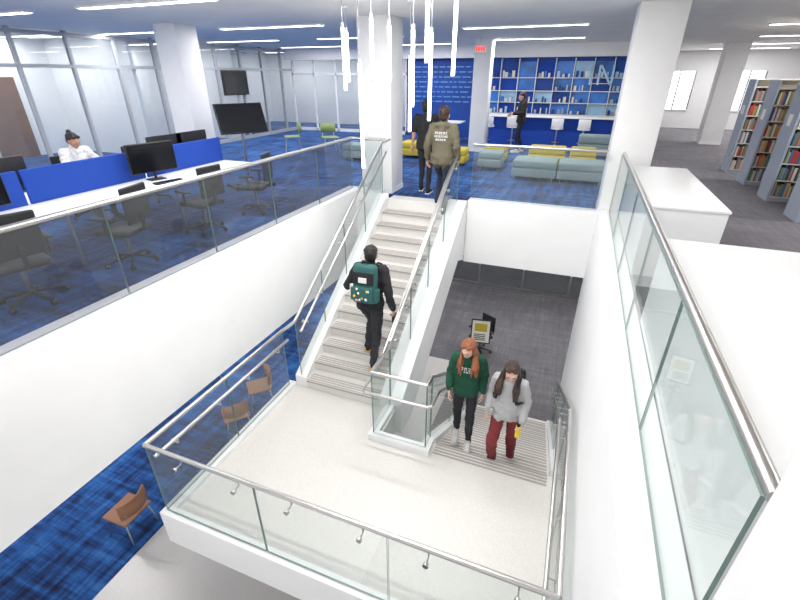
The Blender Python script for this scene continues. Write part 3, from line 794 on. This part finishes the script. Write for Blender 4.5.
r, J = person('man_with_backpack', (-2.45, 4.97, LZ+2*RISE+.008), 0.05, 1.93, (0, .16, 1.08), (-.10, .32, RISE, 0, .05), (.10, 0, 0, .35, -.05),
       (-.24, .40, 1.30), (.35, .16, 1.04), dict(top=blk, pants=blk2, skin=SK2, hair=HB, shoe=blk, sole=tan), lean=(0, .12), head=(.15, .15), puff=.032,
       elL=(-.6, -.8, -.6), elR=(.3, -1, 0), curlR=1.4, pant_w=.008)
backpack(r, J, teal, w=.16, h=.26, charms=True, straps_m=blk)
k = MB(); w = J['wR']; k.sph((w.x+.03, w.y+.03, w.z-.17), (.05, .10, .09), blk); k.rbox((w.x-.02, w.y+.07, w.z-.25), (w.x+.06, w.y+.18, w.z-.23), blk, r=.008); k.build('held_cap', r)
r, J = person('man_in_olive_hoodie', (-2.22, 7.74, LZ+12*RISE+.008), 0.0, 1.92, (0, .06, 1.03), (-.10, .26, RISE, 0), (.10, 0, 0, .15),
       (-.29, .12, 1.0), (.27, .16, 1.02), dict(top=olive, pants=navy, skin=SK1, hair=HBr, shoe=blk, sole=wht), lean=(0, .05), head=(0, .05), puff=.024, hood=True, wide=.006,
       elL=(-.3, -1, 0), elR=(.3, -1, 0))
prints(r, J, whtee, [(6, .035, .035), (8, .028, .03), (5, .035, .03)], .04, True, 'hoodie_print')
r, J = person('man_in_black', (-2.85, 8.75, .0), 0.1, 1.82, (0, .02, .96), (-.10, .18, 0, 0, .1), (.11, -.05, 0, .0, -.1),
       (-.28, .02, .86), (.28, .08, .88), dict(top=blk, pants=blk2, skin=SK2, hair=HB, shoe=blk, sole=wht), head=(-.2, .1), puff=.02, sleeve='short')
r, J = person('woman_in_green_sweatshirt', (-.83, 4.54, LZ-1*RISE+.005), math.pi+.12, 1.74, (0, .06, 1.01), (-.09, .22, 0, 0), (.09, -.02, 0, .25),
       (-.22, .12, 1.0), (.20, .22, 1.04), dict(top=dgreen, pants=blk2, skin=SK1, hair=HR, shoe=wht), lean=(-.02, .10), head=(-.35, .35), hair=.23, puff=.028, slim=.9, wide=.01,
       elL=(-.25, -1, 0), elR=(.25, -1, 0))
prints(r, J, whtee, [(4, .045, .045), (3, .03, .02)], .05, False, 'sweatshirt_print')
r, J = person('woman_in_grey_sweatshirt', (-.25, 4.5, LZ-2*RISE+.005), math.pi-.15, 1.77, (0, .10, 1.04), (-.09, .02, 0, .3), (.09, .30, RISE, 0),
       (-.22, .26, 1.03), (.22, .22, 1.03), dict(top=hgrey, pants=maroon, skin=SK1, hair=HBr, shoe=wht), lean=(0, .12), head=(.25, .35), hair=.23, puff=.032, slim=.9, hood=True, wide=.015,
       elL=(-.25, -1, 0), elR=(.25, -1, 0), curlL=1.3, pant_w=.01)
backpack(r, J, blk, w=.13, h=.2, d=.08, fr=.338, top=.225)
k = MB(); w = J['wL']; k.cyl((w.x+.02, w.y+.04, w.z-.18), (w.x+.02, w.y+.04, w.z-.02), .032, ylw, n=16); k.cyl((w.x+.02, w.y+.04, w.z-.02), (w.x+.02, w.y+.04, w.z+.015), .02, blk); k.build('water_bottle', r)
office_chair(-7.7, 5.0, -1.57)
r, J = person('seated_student', (-7.7, 5.0, 0), -math.pi/2, 1.76, (0, .0, .62), (-.12, .50, 0), (.12, .46, 0),
       (-.18, .42, .84), (.18, .42, .84), dict(top=whtee, pants=navy, skin=SK2, hair=HB, shoe=blk), lean=(0, .12), head=(0, .4), hair='bun', puff=.02, sleeve='short', elL=(-1, -.3, -1), elR=(1, -.3, -1), knL=(0, 1, 1), knR=(0, 1, 1))
r, J = person('man_at_counter', (-1.75, 15.0, 0), 1.9, 1.8, (0, .02, .95), (-.10, .12, 0), (.10, -.05, 0),
       (-.2, .3, 1.15), (.22, .3, 1.1), dict(top=blk, pants=navy, skin=SK1, hair=HBr, shoe=wht), head=(0, .3), puff=.025, hood=True)

# ------------------------------------------------------------------ world + camera
w = bpy.data.worlds.new('World'); scene.world = w; w.use_nodes = True
w.node_tree.nodes['Background'].inputs[0].default_value = (1, .985, .97, 1); w.node_tree.nodes['Background'].inputs[1].default_value = 1.5
cd = bpy.data.cameras.new('camera'); cam = bpy.data.objects.new('camera', cd); C.collection.objects.link(cam)
cam.location = (0, 0, 2.2); cam.rotation_euler = (math.radians(90-27.35), 0, math.radians(21.2))
cd.sensor_width = 36; cd.lens = 435/800*36; cd.clip_start = .05
scene.camera = cam
scene.view_settings.view_transform = 'Standard'
scene.view_settings.look = 'None'
scene.view_settings.exposure = 0.18
